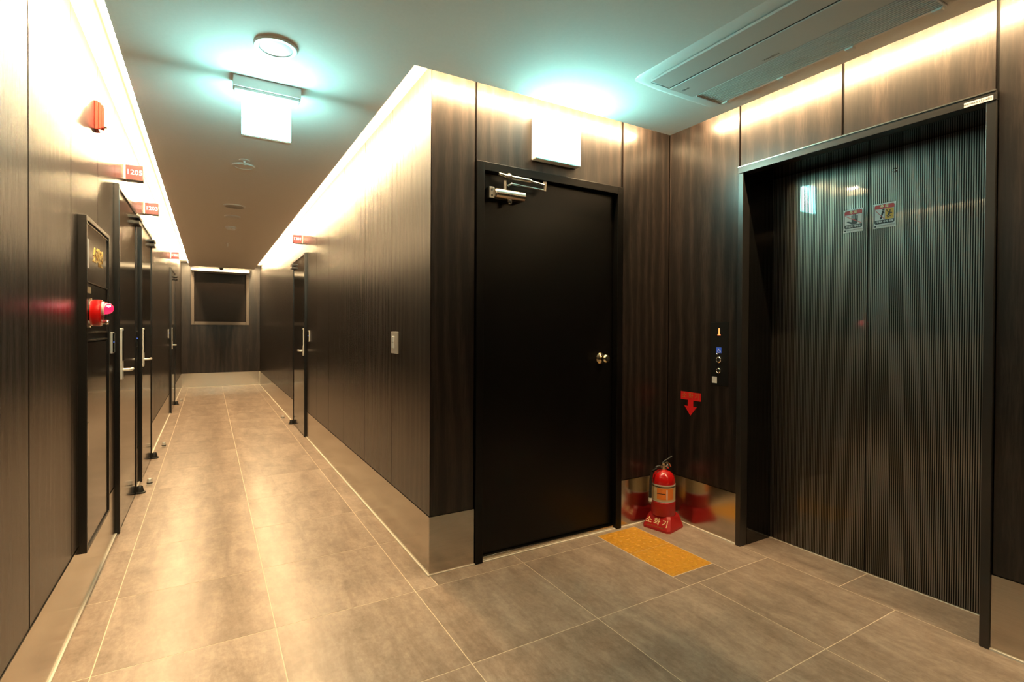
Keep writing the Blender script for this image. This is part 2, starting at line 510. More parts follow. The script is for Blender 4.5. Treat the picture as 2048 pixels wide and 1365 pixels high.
part_trim = part('trim_6', 'caulk', None, box, -CW * 0.6, -0.001, YF - 0.008, YF - 0.003, 0.0, BB)
tag(part_trim, 'cream sealant line in the far right corner', kind='structure')

# ------------------------------------------------------------------ ceiling slab and light cove
GL, GR, GD, GE, GB, GFAR = 0.146, 0.136, 0.136, 0.145, 0.13, 0.29
slab = [(XL + GL, YB + GB), (XE - GE, YB + GB), (XE - GE, -GD), (-GR, -GD), (-GR, YF - GFAR), (XL + GL, YF - GFAR)]
ceiling = part('ceiling', 'ceiling', None, prism, slab, lambda u, v, d: (u, v, H + d), HS - H - 0.0005)
tag(ceiling, 'matt white dropped ceiling with a light cove round its edge', kind='structure')
part('cove_soffit', 'ceiling', ceiling, box, XL - 0.12, XE + 0.16, YB - 0.12, YF + 0.14, HS, HS + 0.05)

def led(name_label, mat, p0, p1, toward, tilt, z, width=0.012):
    """strip fixed to the slab side; 'toward' points at the wall, tilt degrees downward"""
    p0, p1, t = Vector(p0), Vector(p1), Vector(toward)
    along = (p1 - p0).normalized()
    a = math.radians(tilt)
    n = t * math.cos(a) + Vector((0, 0, -1)) * math.sin(a)
    up = n.cross(along).normalized()
    o = empty('led_strip', (p0 + p1) / 2 + Vector((0, 0, z)), name_label, 'light strip', 'warm light strips in the ceiling cove')
    c = Vector((0, 0, z)) + t * 0.012
    bm = bmesh.new()
    q = [p0 + c + up * width / 2 + n * 0.006, p1 + c + up * width / 2 + n * 0.006, p1 + c - up * width / 2 + n * 0.006, p0 + c - up * width / 2 + n * 0.006]
    bm.faces.new([bm.verts.new(v) for v in q])
    me_obj = obj('diffuser', bm, mat, o)
    bm = bmesh.new()
    back = [v - n * 0.001 for v in q]; rear = [v - n * 0.008 for v in q]
    A = [bm.verts.new(v) for v in back]; B = [bm.verts.new(v) for v in rear]
    bm.faces.new(A); bm.faces.new(B[::-1])
    for i in range(4): bm.faces.new((A[i], A[(i + 1) % 4], B[(i + 1) % 4], B[i]))
    obj('profile', bm, 'white_metal', o)
    return o
led('warm glowing cove strip running above the whole left wall', 'led_corridor', (XL + GL, YB + 0.2, 0), (XL + GL, YF - 0.31, 0), (-1, 0, 0), 48, 2.515)
led('warm glowing cove strip above the right corridor wall', 'led_corridor', (-GR, -0.10, 0), (-GR, YF - 0.31, 0), (1, 0, 0), 48, 2.515)
led('warm glowing cove strip above the black stair door', 'led_lobby', (-0.12, -GD, 0), (1.46, -GD, 0), (0, 1, 0), 28, 2.505)
led('warm glowing cove strip above the elevator', 'led_lobby', (XE - GE, -0.27, 0), (XE - GE, YB + 0.2, 0), (1, 0, 0), 28, 2.505)

led('short dim cove strip above the far window', 'led_lobby', (XL + GL + 0.05, YF - GFAR, 0), (-GR - 0.05, YF - GFAR, 0), (0, 1, 0), 35, 2.505, 0.003)

# ------------------------------------------------------------------ window at the corridor end
win = empty('window_1', (-0.739, YF, 1.285), 'dark window in a grey brown frame at the corridor end', kind='structure')
wx0, wx1, wz0, wz1, fw = -1.265, -0.213, 1.285, 2.41, 0.055
part('frame_side', 'window_frame', win, box, wx0, wx0 + fw, YF - 0.02, YF + 0.10, wz0, wz1, 0.003)
part('frame_side', 'window_frame', win, box, wx1 - fw, wx1, YF - 0.02, YF + 0.10, wz0, wz1, 0.003)
part('frame_top', 'window_frame', win, box, wx0 + fw, wx1 - fw, YF - 0.02, YF + 0.10, wz1 - fw, wz1, 0.003)
part('frame_sill', 'window_frame', win, box, wx0 + fw, wx1 - fw, YF - 0.02, YF + 0.10, wz0, wz0 + fw + 0.01, 0.003)
part('blind_cassette', 'white_metal', win, box, wx0, wx1, YF - 0.15, YF - 0.021, 2.378, 2.434, 0.004)
part('pane', 'glass_dark', win, box, wx0 + fw, wx1 - fw, YF + 0.075, YF + 0.085, wz0 + fw, wz1 - fw)

# ------------------------------------------------------------------ apartment doors (surface mounted, digital lock, pivot hinges)
def apartment_door(name, label, y0, y1, xw, s, ztop=2.09):
    """xw wall plane, s = +1 when the door faces +x"""
    d = empty(name, (xw, (y0 + y1) / 2, 0), label, kind='structure')
    X = lambda a, b: (min(xw + s * a, xw + s * b), max(xw + s * a, xw + s * b))
    fr = 0.028
    part('frame_side', 'door_edge', d, box, *X(-0.010, 0.024), y0, y0 + fr, 0.002, ztop, 0.002)
    part('frame_side', 'door_edge', d, box, *X(-0.010, 0.024), y1 - fr * 0.5, y1, 0.002, ztop, 0.002)
    part('frame_top', 'door_edge', d, box, *X(-0.010, 0.024), y0 + fr, y1 - fr * 0.5, ztop - fr, ztop, 0.002)
    part('leaf', 'door', d, box, *X(-0.008, 0.018), y0 + fr + 0.003, y1 - fr * 0.5 - 0.003, 0.010, ztop - fr - 0.003)
    # top pivot bracket: two dark plates
    hx = X(0.016, 0.052)
    for zz in (ztop - 0.062, ztop - 0.102):
        part('pivot_plate', 'black', d, box, *hx, y1 - 0.13, y1 + 0.05, zz - 0.010, zz + 0.010, 0.002)
    part('pivot_pin', 'black', d, tube, [(xw + s * 0.034, y1 - 0.02, ztop - 0.115), (xw + s * 0.034, y1 - 0.02, ztop - 0.05)], 0.009)
    # bell shaped floor pivot
    mm = Matrix.Translation((xw + s * 0.040, y1 + 0.02, 0.0))
    part('floor_pivot', 'rubber', d, lathe, [(0.0, 0.0), (0.036, 0.0), (0.036, 0.008), (0.026, 0.011), (0.022, 0.030), (0.019, 0.048), (0.013, 0.054), (0.0, 0.055)], mm, 20, smooth=True)
    # digital lock with lever
    ly = y0 + 0.075
    lock = part('lock_plate', 'satin', d, box, *X(0.017, 0.032), ly - 0.032, ly + 0.032, 0.917, 1.228, 0.004)
    part('keypad', 'gloss_black', lock, box, *X(0.030, 0.037), ly - 0.026, ly + 0.026, 1.03, 1.215, 0.003)
    b2 = bmesh.new()
    tube(b2, [(xw + s * 0.030, ly, 0.975), (xw + s * 0.064, ly, 0.975), (xw + s * 0.070, ly + 0.010, 0.975), (xw + s * 0.071, ly + 0.075, 0.975)], 0.0095)
    obj('lever', b2, 'satin', d, True)
    return d
apartment_door('door_1', 'glossy dark apartment door below the 1205 sign', 1.405, 2.260, XL, 1)
apartment_door('door_2', 'glossy dark apartment door below the 1203 sign', 2.605, 3.445, XL, 1)
apartment_door('door_3', 'glossy dark apartment door far down the left wall', 6.395, 7.335, XL, 1)
apartment_door('door_4', 'glossy dark apartment door below the 1201 sign on the right wall', 3.775, 4.685, 0.0, -1)

# ------------------------------------------------------------------ black stair door
sd = empty('door_5', (0.755, 0.02, 0), 'black steel stair door with silver closer and knob', kind='structure')
part('frame_side', 'fire_door', sd, box, 0.249, 0.294, -0.012, 0.14, 0.0, 2.115, 0.002)
part('frame_side', 'fire_door', sd, box, 1.216, 1.261, -0.012, 0.14, 0.0, 2.115, 0.002)
part('frame_top', 'fire_door', sd, box, 0.294, 1.216, -0.012, 0.14, 2.070, 2.115, 0.002)
part('leaf', 'fire_door', sd, box, 0.297, 1.213, 0.030, 0.072, 0.030, 2.067)
part('sill', 'steel', sd, box, 0.294, 1.216, 0.002, 0.14, 0.0, 0.026, 0.003)
for zz in (0.30, 1.05, 1.80):
    part('hinge', 'black', sd, tube, [(0.293, 0.026, zz - 0.05), (0.293, 0.026, zz + 0.05)], 0.008)
# closer: cylinder body, side bracket, spindle and two-piece arm
cl = part('closer_body', 'steel_v', sd, tube, [(0.345, -0.020, 1.955), (0.352, -0.020, 1.955), (0.527, -0.020, 1.955), (0.534, -0.020, 1.955)], [0.020, 0.027, 0.027, 0.020], 20, smooth=True, label='silver door closer cylinder')
part('mounting_block', 'steel_v', cl, box, 0.352, 0.527, -0.004, 0.031, 1.930, 1.980, 0.003)
part('end_bracket', 'steel_v', cl, box, 0.316, 0.346, -0.024, 0.031, 1.925, 1.985, 0.002)
for zz in (1.940, 1.970):
    part('bracket_hole', 'dark_slot', cl, lathe, [(0.0, 0.0), (0.006, 0.0), (0.006, 0.002), (0.0, 0.002)], axis_matrix((0.331, -0.0235, zz), (0, -1, 0)), 12)
part('valve_cap', 'steel_v', cl, lathe, [(0.0, 0.0), (0.014, 0.0), (0.014, -0.018), (0.010, -0.024), (0.0, -0.024)], Matrix.Translation((0.44, -0.02, 1.930)), 16, smooth=True)
arm = part('closer_arm', 'steel_v', sd, tube, [(0.410, -0.020, 1.980), (0.410, -0.020, 2.028)], 0.010, smooth=True, label='silver folding closer arm')
part('elbow', 'steel_v', arm, lathe, [(0.0, 0.0), (0.018, 0.0), (0.020, 0.012), (0.014, 0.022), (0.006, 0.030), (0.0, 0.031)], Matrix.Translation((0.432, -0.026, 2.040)), 16, smooth=True)
part('long_arm', 'steel_v', arm, tube, [(0.375, -0.018, 2.062), (0.432, -0.026, 2.050), (0.56, -0.040, 2.044)], [0.006, 0.012, 0.011], smooth=True)
part('adjuster_rod', 'steel_v', arm, tube, [(0.55, -0.039, 2.044), (0.640, -0.030, 2.040), (0.668, -0.022, 2.040)], 0.006, smooth=True)
part('lower_rod', 'steel_v', arm, tube, [(0.425, -0.024, 2.002), (0.445, -0.030, 2.014), (0.668, -0.020, 2.012)], 0.006, smooth=True)
part('foot', 'steel_v', arm, tube, [(0.666, -0.020, 2.005), (0.666, -0.020, 2.058)], [0.010, 0.012], smooth=True)
kn = part('knob_rose', 'brass', sd, lathe, [(0.0, 0.0), (0.034, 0.0), (0.034, 0.004), (0.026, 0.012), (0.014, 0.016)], axis_matrix((1.118, 0.030, 1.060), (0, -1, 0)), 28, smooth=True)
part('knob', 'brass', sd, lathe, [(0.013, 0.012), (0.013, 0.030), (0.024, 0.036), (0.0275, 0.048), (0.026, 0.060), (0.018, 0.068), (0.0, 0.070)], axis_matrix((1.118, 0.030, 1.060), (0, -1, 0)), 28, smooth=True, label='round brass coloured door knob')
part('keyhole', 'dark_slot', kn, lathe, [(0.0, 0.0), (0.008, 0.0), (0.008, 0.002), (0.0, 0.002)], axis_matrix((1.118, -0.0395, 1.060), (0, -1, 0)), 14)

# ================================================================== THINGS
# ------------------------------------------------------------------ elevator
el = empty('elevator', (XE + 0.1, -1.085, 0), 'elevator with two pinstriped bronze sliding doors in a slim dark frame', 'elevator')
fy0, fy1, ft = -1.646, -0.524, 2.167
part('frame_top', 'frame_steel', el, box, XE - 0.014, XE + 0.05, fy0, fy1, 2.131, ft, 0.0015)
part('frame_side', 'frame_steel', el, box, XE - 0.012, XE + 0.05, fy1 - 0.031, fy1, 0.0, 2.130, 0.0015)
part('frame_side', 'frame_steel', el, box, XE - 0.012, XE + 0.05, fy0, fy0 + 0.031, 0.0, 2.130, 0.0015)
part('frame_highlight', 'steel_v', el, box, XE - 0.016, XE - 0.002, fy0, fy1, ft - 0.001, ft + 0.004)
part('jamb', 'gloss_black', el, box, XE + 0.0505, XD + 0.03, -0.556, -0.50, 0.0, 2.2)
part('jamb', 'gloss_black', el, box, XE + 0.0505, XD + 0.03, -1.67, -1.616, 0.0, 2.2)
part('lintel', 'gloss_black', el, box, XE + 0.0505, XD - 0.004, -1.616, -0.556, 2.131, 2.25)
part('back_panel', 'groove', el, box, XD + 0.035, XD + 0.05, -1.67, -0.50, 0.0, 2.3)
for y0, y1 in ((-1.616, -1.0735), (-1.0665, -0.556)):
    part('door_panel', 'stripes', el, box, XD, XD + 0.028, y0, y1, 0.006, 2.25)
part('door_seam', 'groove', el, box, XD + 0.004, XD + 0.03, -1.0735, -1.0665, 0.006, 2.25)
part('sill_line', 'caulk', el, box, XD - 0.006, XD - 0.001, -1.616, -0.556, -0.001, 0.003)
part('key_hole', 'chrome', el, lathe, [(0.011, 0.0), (0.011, 0.002), (0.007, 0.003), (0.007, 0.0)], axis_matrix((XD, -1.187, 2.025), (-1, 0, 0)), 18, label='small round steel key hole')

# warning stickers, flat prints on the doors
def sticker_frame(name, label, ymid, w_, z0, z1):
    o = empty(name, (XD, ymid, z0), label, 'sticker', 'warning stickers on the elevator doors')
    part('backing', 'sticker_white', o, box, XD - 0.0012, XD, ymid - w_ / 2, ymid + w_ / 2, z0, z1)
    ih = (z0 + 0.020, z1 - 0.006); iw = w_ / 2 - 0.005
    x = XD - 0.0014
    def rr(bm, a0, a1, b0, b1, r=0.009, t=0.0003, xx=0.0, tl=True, tr=True, bl=True, br=True):
        pts = []
        for cx, cy, s0, on in ((a1 - r, b1 - r, 0, tr), (a0 + r, b1 - r, 90, tl), (a0 + r, b0 + r, 180, bl), (a1 - r, b0 + r, 270, br)):
            if on:
                pts += [(cx + r * math.cos(math.radians(s0 + k * 15)), cy + r * math.sin(math.radians(s0 + k * 15))) for k in range(7)]
            else:
                pts.append((a1 if s0 in (0, 270) else a0, b1 if s0 in (0, 90) else b0))
        prism(bm, pts, lambda u, v, d: (XD - 0.0012 - xx - d, ymid - u, v), t)
    part('dark_border', 'sticker_black', o, rr, -iw, iw, ih[0], ih[1])
    part('header_band', 'sticker_head', o, rr, -iw + 0.001, iw - 0.001, ih[1] - 0.020, ih[1] - 0.001, xx=0.0003, bl=False, br=False, r=0.008)
    part('field', 'sticker_white', o, box, XD - 0.0018, XD - 0.0015, ymid - iw + 0.002, ymid + iw - 0.002, ih[0] + 0.019, ih[1] - 0.021)
    text('header_text', '주 의', 0.017, 'cream_print', (XD - 0.0022, ymid, ih[1] - 0.0105), (0, -1, 0), (0, 0, 1), o, 0.0003, bold=0.0006)
    c = lathe
    part('round_mark', 'sticker_black', o, lathe, [(0.0, 0.0), (0.0045, 0.0), (0.0045, 0.0004), (0.0, 0.0004)], axis_matrix((XD - 0.0012, ymid + w_ / 2 - 0.009, z0 + 0.009), (-1, 0, 0)), 14)
    text('small_print', '승강기안전관리', 0.0062, 'sticker_black', (XD - 0.0015, ymid + 0.012, z0 + 0.010), (0, -1, 0), (0, 0, 1), o, 0.0003)
    text('small_print', '한국승강기안전공단', 0.0055, 'sticker_black', (XD - 0.0015, ymid - 0.024, z0 + 0.011), (0, -1, 0), (0, 0, 1), o, 0.0003)
    return o, ih, iw
def on_door(ymid, xx=0.0019, t=0.0003):
    return (lambda u, v, d: (XD - xx - d, ymid - u, v)), t
def bar2(bm, a, b, wd, ymid, xx=0.0021, t=0.0002):
    a, b = Vector(a), Vector(b); n = (b - a).normalized(); n = Vector((-n.y, n.x)) * wd / 2
    prism(bm, [tuple(a + n), tuple(a - n), tuple(b - n), tuple(b + n)], lambda u, v, d: (XD - xx - d, ymid - u, v), t)

s1, ih, iw = sticker_frame('warning_sticker', 'white no-touch sticker with a black hand, left of the elevator seam', -1.000, 0.096, 1.752, 1.870)
ym = -1.000; zc = (ih[0] + ih[1]) / 2
def hand(bm):
    f, t = on_door(ym)
    palm = [(-0.030, zc - 0.012), (-0.032, zc - 0.009), (-0.022, zc - 0.008), (-0.008, zc - 0.014), (-0.008, zc + 0.002), (0.022, zc + 0.002), (0.022, zc - 0.014), (0.017, zc - 0.026), (-0.006, zc - 0.026)]
    prism(bm, palm, f, t)
    for k, (u, top) in enumerate(((-0.0055, 0.022), (0.0030, 0.028), (0.0110, 0.027), (0.0190, 0.021))):
        prism(bm, [(u - 0.0032, zc), (u + 0.0032, zc), (u + 0.0032, zc + top - 0.003), (u, zc + top), (u - 0.0032, zc + top - 0.003)], f, t)
part('hand_symbol', 'sticker_black', s1, hand)
part('red_slash', 'sticker_head', s1, bar2, (-iw + 0.003, ih[1] - 0.024), (iw - 0.003, ih[0] + 0.022), 0.0028, ym)
text('caption', '손대지 마세요', 0.0125, 'sticker_white', (XD - 0.0018, ym, ih[0] + 0.0090), (0, -1, 0), (0, 0, 1), s1, 0.0003, bold=0.0003)

s2, ih, iw = sticker_frame('warning_sticker', 'white and amber falling-danger sticker, right of the elevator seam', -1.144, 0.098, 1.752, 1.873)
ym = -1.144; zc = (ih[0] + ih[1]) / 2
part('amber_field', 'sticker_yellow', s2, box, XD - 0.0021, XD - 0.0018, ym - iw + 0.003, ym - 0.003, ih[0] + 0.020, ih[1] - 0.022)
def leaning(bm):
    for a, b, wd in (((-0.012, zc - 0.022), (-0.019, zc - 0.024), .004), ((-0.0185, zc - 0.024), (-0.010, zc - 0.002), .0045), ((-0.010, zc - 0.004), (-0.013, zc - 0.023), .0042),
                     ((-0.0105, zc - 0.004), (-0.0055, zc + 0.016), .0085), ((-0.006, zc + 0.013), (-0.001, zc + 0.004), .0036)):
        bar2(bm, a, b, wd, ym, 0.0019)
    lathe(bm, [(0, 0), (0.0048, 0), (0.0048, 0.0003), (0, 0.0003)], axis_matrix((XD - 0.0019, ym + 0.005, zc + 0.0215), (-1, 0, 0)), 12)
    bar2(bm, (0.0005, zc - 0.026), (0.0005, zc + 0.028), .0016, ym, 0.0019)
part('leaning_figure', 'sticker_black', s2, leaning)
def falling(bm):
    for a, b, wd in (((0.017, zc - 0.010), (0.024, zc + 0.004), .009), ((0.024, zc + 0.003), (0.034, zc + 0.000), .004), ((0.021, zc + 0.003), (0.012, zc + 0.012), .004), ((0.024, zc + 0.004), (0.025, zc + 0.018), .004),
                     ((0.018, zc - 0.010), (0.010, zc - 0.012), .0036), ((0.020, zc - 0.012), (0.030, zc - 0.014), .0036), ((0.012, zc + 0.012), (0.010, zc + 0.021), .0034)):
        bar2(bm, a, b, wd, ym, 0.0022)
    lathe(bm, [(0, 0), (0.0045, 0), (0.0045, 0.0003), (0, 0.0003)], axis_matrix((XD - 0.0022, ym - 0.016, zc - 0.018), (-1, 0, 0)), 12)
part('falling_figure', 'sticker_black', s2, falling)
part('amber_slash', 'olive_print', s2, bar2, (0.006, ih[1] - 0.026), (iw - 0.004, ih[0] + 0.026), 0.0014, ym, 0.0022)
part('red_slash', 'sticker_head', s2, bar2, (-iw + 0.003, ih[1] - 0.024), (0.000, ih[0] + 0.022), 0.0024, ym, 0.0023)
text('caption', '기대면 추락 위험', 0.0115, 'sticker_white', (XD - 0.0018, ym, ih[0] + 0.0095), (0, -1, 0), (0, 0, 1), s2, 0.0003, bold=0.0003)

idp = empty('number_plate', (XE - 0.014, -1.592, 2.133), 'small white elevator number plate at the right end of the elevator lintel', 'plate')
part('backing', 'sticker_white', idp, box, XE - 0.0155, XE - 0.0142, -1.637, -1.548, 2.133, 2.151)
text('caption', '승강기번호', 0.008, 'sticker_black', (XE - 0.0159, -1.566, 2.142), (0, -1, 0), (0, 0, 1), idp, 0.0003)
text('number', '0112-403', 0.0125, 'sticker_black', (XE - 0.0159, -1.610, 2.142), (0, -1, 0), (0, 0, 1), idp, 0.0003)

# ------------------------------------------------------------------ call panel
cp = empty('call_panel', (XE, -0.40, 0.95), 'black elevator call panel with a red floor digit and two steel buttons', 'call panel')
part('plate', 'black', cp, box, XE - 0.004, XE + 0.002, -0.462, -0.338, 0.905, 1.285, 0.0015)
text('digit', '1', 0.050, 'digit_red', (XE - 0.0050, -0.3985, 1.227), (0, -1, 0), (0, 0, 1), cp, 0.0006, bold=0.0014)
part('digit_foot', 'digit_red', cp, box, XE - 0.0053, XE - 0.0046, -0.409, -0.388, 1.2055, 1.2105)
part('access_mark', 'blue_print', cp, box, XE - 0.0052, XE - 0.004, -0.415, -0.381, 1.100, 1.134)
def wheel(bm):
    lathe(bm, [(0.0075, 0), (0.0095, 0), (0.0095, 0.0004), (0.0075, 0.0004), (0.0075, 0)], axis_matrix((XE - 0.0052, -0.398, 1.111), (-1, 0, 0)), 16)
    for a, b in (((-0.396, 1.127), (-0.398, 1.117)), ((-0.398, 1.117), (-0.407, 1.115)), ((-0.407, 1.115), (-0.411, 1.105))):
        a, b = Vector(a), Vector(b); n = (b - a).normalized(); n = Vector((-n.y, n.x)) * .0014
        prism(bm, [tuple(a + n), tuple(a - n), tuple(b - n), tuple(b + n)], lambda u, v, d: (XE - 0.0053 - d, u, v), 0.0003)
part('wheelchair_symbol', 'sticker_white', cp, wheel)
for zz, rr_ in ((1.060, 0.0185), (0.995, 0.0155)):
    b_ = part('button', 'chrome', cp, lathe, [(0.0, 0.0), (rr_, 0.0), (rr_, 0.006), (rr_ * 0.8, 0.009), (rr_ * 0.72, 0.007), (0.0, 0.0065)], axis_matrix((XE - 0.004, -0.399, zz), (-1, 0, 0)), 24, smooth=True)
    part('button_face', 'frame_steel', b_, lathe, [(0.0, 0.0069), (rr_ * 0.6, 0.0069), (rr_ * 0.6, 0.0072), (0.0, 0.0072)], axis_matrix((XE - 0.004, -0.399, zz), (-1, 0, 0)), 18)
part('screw', 'chrome', cp, lathe, [(0.0, 0.0), (0.006, 0.0), (0.004, 0.003), (0.0, 0.0034)], axis_matrix((XE - 0.004, -0.383, 1.094), (-1, 0, 0)), 12, smooth=True)
cs = part('code_sticker', 'sticker_white', None, box, XE - 0.0055, XE - 0.0042, -0.386, -0.352, 0.919, 0.957)
tag(cs, 'tiny white square sticker below the elevator call buttons', 'sticker')

# ------------------------------------------------------------------ red arrow sticker
ar = empty('arrow_sticker', (XE, -0.19, 0.695), 'red downward arrow sticker pointing at the fire extinguisher', 'sticker')
part('arrow', 'sticker_red', ar, prism, [(-0.111, 0.843), (-0.268, 0.843), (-0.268, 0.793), (-0.209, 0.793), (-0.209, 0.754), (-0.237, 0.754), (-0.188, 0.695), (-0.140, 0.754), (-0.168, 0.754), (-0.168, 0.793), (-0.111, 0.793)],
     lambda u, v, d: (XE - d, u, v), 0.0012)
text('lettering', '소 화 기', 0.042, 'olive_print', (XE - 0.0016, -0.190, 0.818), (0, -1, 0), (0, 0, 1), ar, 0.0004)

# ------------------------------------------------------------------ fire extinguisher on its stand
ex, ey, rz = 1.512, -0.118, math.radians(13.5)
RX = Matrix.Translation((ex, ey, 0)) @ Matrix.Rotation(rz, 4, 'Z')
stand = empty('extinguisher_stand', (ex, ey, 0), 'red plastic extinguisher stand with gold lettering on its sloped front', 'stand')
def frustum(bm):
    A = 0.094
    lv = [(0.0, A, A, A, A), (0.012, A, A, A, A), (0.072, 0.062, 0.076, 0.078, 0.078), (0.086, 0.054, 0.070, 0.070, 0.070)]
    rings = []
    for z, xm, xp, yn, yp in lv:
        c = 0.016
        pts = [(-xm + c, -yn), (xp - c, -yn), (xp, -yn + c), (xp, yp - c), (xp - c, yp), (-xm + c, yp), (-xm, yp - c), (-xm, -yn + c)]
        rings.append([bm.verts.new(RX @ Vector((x, y, z))) for x, y in pts])
    for a, b in zip(rings, rings[1:]):
        for i in range(8): bm.faces.new((a[i], a[(i + 1) % 8], b[(i + 1) % 8], b[i]))
    bm.faces.new(rings[0][::-1]); bm.faces.new(rings[-1])
part('pedestal', 'red_plastic', stand, frustum)
part('cup', 'red_plastic', stand, lathe, [(0.0, 0.084), (0.072, 0.084), (0.0745, 0.088), (0.0735, 0.168), (0.0705, 0.171), (0.068, 0.168), (0.067, 0.092), (0.0, 0.092)], RX, 40, smooth=True)
# sloped front faces local -x: direction along the slope
sl = (RX.to_3x3() @ Vector((0.032, 0, 0.060))).normalized()
rt = (RX.to_3x3() @ Vector((0, -1, 0))).normalized()
nrm = rt.cross(sl).normalized()
def front(u, z):
    p = RX @ Vector((-0.094 + (z - 0.012) * 0.032 / 0.060, 0, z))
    return p + rt * u + nrm * 0.0006
text('lettering', '소 화 기', 0.046, 'cream_print', front(0.0, 0.047), rt, sl, stand, 0.0006, bold=0.0008)
text('small_lettering', 'FIRE EXTINGUISHER', 0.0135, 'gold', front(-0.004, 0.0215), rt, sl, stand, 0.0006)

fe = empty('fire_extinguisher', (ex, ey, 0.092), 'red fire extinguisher with cream and orange label standing in the corner', 'extinguisher')
part('cylinder', 'red', fe, lathe, [(0.0, 0.094), (0.060, 0.094), (0.065, 0.10), (0.0655, 0.16), (0.0715, 0.173), (0.0715, 0.285), (0.070, 0.305), (0.064, 0.325), (0.052, 0.342), (0.034, 0.354), (0.018, 0.359), (0.014, 0.362), (0.0, 0.362)], RX, 40, smooth=True)
part('label_band', 'label_cream', fe, lathe, [(0.0717, 0.178), (0.0722, 0.178), (0.0722, 0.272), (0.0717, 0.272)], RX, 40, smooth=True, label='cream label band')
a_or = math.radians(-163.0)
part('orange_panel', 'label_orange', fe, lathe, [(0.0724, 0.188), (0.0727, 0.188), (0.0727, 0.258), (0.0724, 0.258)], RX, 18, math.radians(-182), math.radians(-96), smooth=True, label='orange instruction panel')
part('black_line', 'sticker_black', fe, lathe, [(0.0724, 0.262), (0.0728, 0.262), (0.0728, 0.268), (0.0724, 0.268)], RX, 30, math.radians(-230), math.radians(-60), smooth=True)
part('black_line', 'sticker_black', fe, lathe, [(0.0728, 0.222), (0.0731, 0.222), (0.0731, 0.226), (0.0728, 0.226)], RX, 12, math.radians(-182), math.radians(-140), smooth=True)
part('white_print', 'sticker_white', fe, lathe, [(0.0728, 0.190), (0.0731, 0.190), (0.0731, 0.250), (0.0728, 0.250)], RX, 6, math.radians(-136), math.radians(-130), smooth=True)
for zz in (0.175, 0.275):
    part('white_stripe', 'sticker_white', fe, lathe, [(0.0718, zz - 0.0025), (0.0726, zz - 0.0025), (0.0726, zz + 0.0025), (0.0718, zz + 0.0025)], RX, 40, smooth=True)
part('valve', 'brass', fe, lathe, [(0.016, 0.358), (0.016, 0.368), (0.011, 0.370), (0.011, 0.388), (0.014, 0.390), (0.014, 0.400), (0.0, 0.402)], RX, 18, smooth=True, label='brass valve')
tl_ = lambda *p: RX @ Vector(p)
gd = (RX.to_3x3() @ Vector((0.25, -0.95, 0.15))).normalized()
gauge = part('gauge', 'chrome', fe, lathe, [(0.0, 0.0), (0.006, 0.0), (0.006, 0.010), (0.016, 0.011), (0.016, 0.020), (0.013, 0.020), (0.013, 0.018), (0.0, 0.018)], axis_matrix(tl_(0.010, -0.010, 0.380), gd), 20, smooth=True)
part('gauge_face', 'gloss_black', gauge, lathe, [(0.0, 0.0184), (0.0125, 0.0184), (0.0125, 0.0188), (0.0, 0.0188)], axis_matrix(tl_(0.010, -0.010, 0.380), gd), 16)
part('carry_handle', 'brass', fe, tube, [tl_(0.006, 0, 0.396), tl_(0.026, -0.012, 0.402), tl_(0.040, -0.02, 0.394), tl_(0.046, -0.024, 0.374)], 0.005, smooth=True)
part('squeeze_lever', 'black', fe, tube, [tl_(-0.012, 0.004, 0.398), tl_(0.012, -0.004, 0.412), tl_(0.052, -0.03, 0.438)], 0.005, smooth=True)
part('safety_pin', 'chrome', fe, tube, [tl_(-0.014, -0.006, 0.404), tl_(-0.004, -0.010, 0.418)], 0.004, smooth=True)
part('hose_fitting', 'chrome', fe, tube, [tl_(-0.008, 0.003, 0.383), tl_(-0.034, 0.012, 0.383)], 0.008, smooth=True)
hose = part('hose', 'rubber', fe, tube, [tl_(-0.030, 0.011, 0.383), tl_(-0.055, 0.022, 0.376), tl_(-0.076, 0.034, 0.352), tl_(-0.083, 0.040, 0.300), tl_(-0.084, 0.041, 0.24), tl_(-0.084, 0.041, 0.185)], 0.0085, smooth=True)
part('hose_tip', 'sticker_white', hose, tube, [tl_(-0.084, 0.041, 0.190), tl_(-0.084, 0.041, 0.168)], 0.0105, smooth=True)

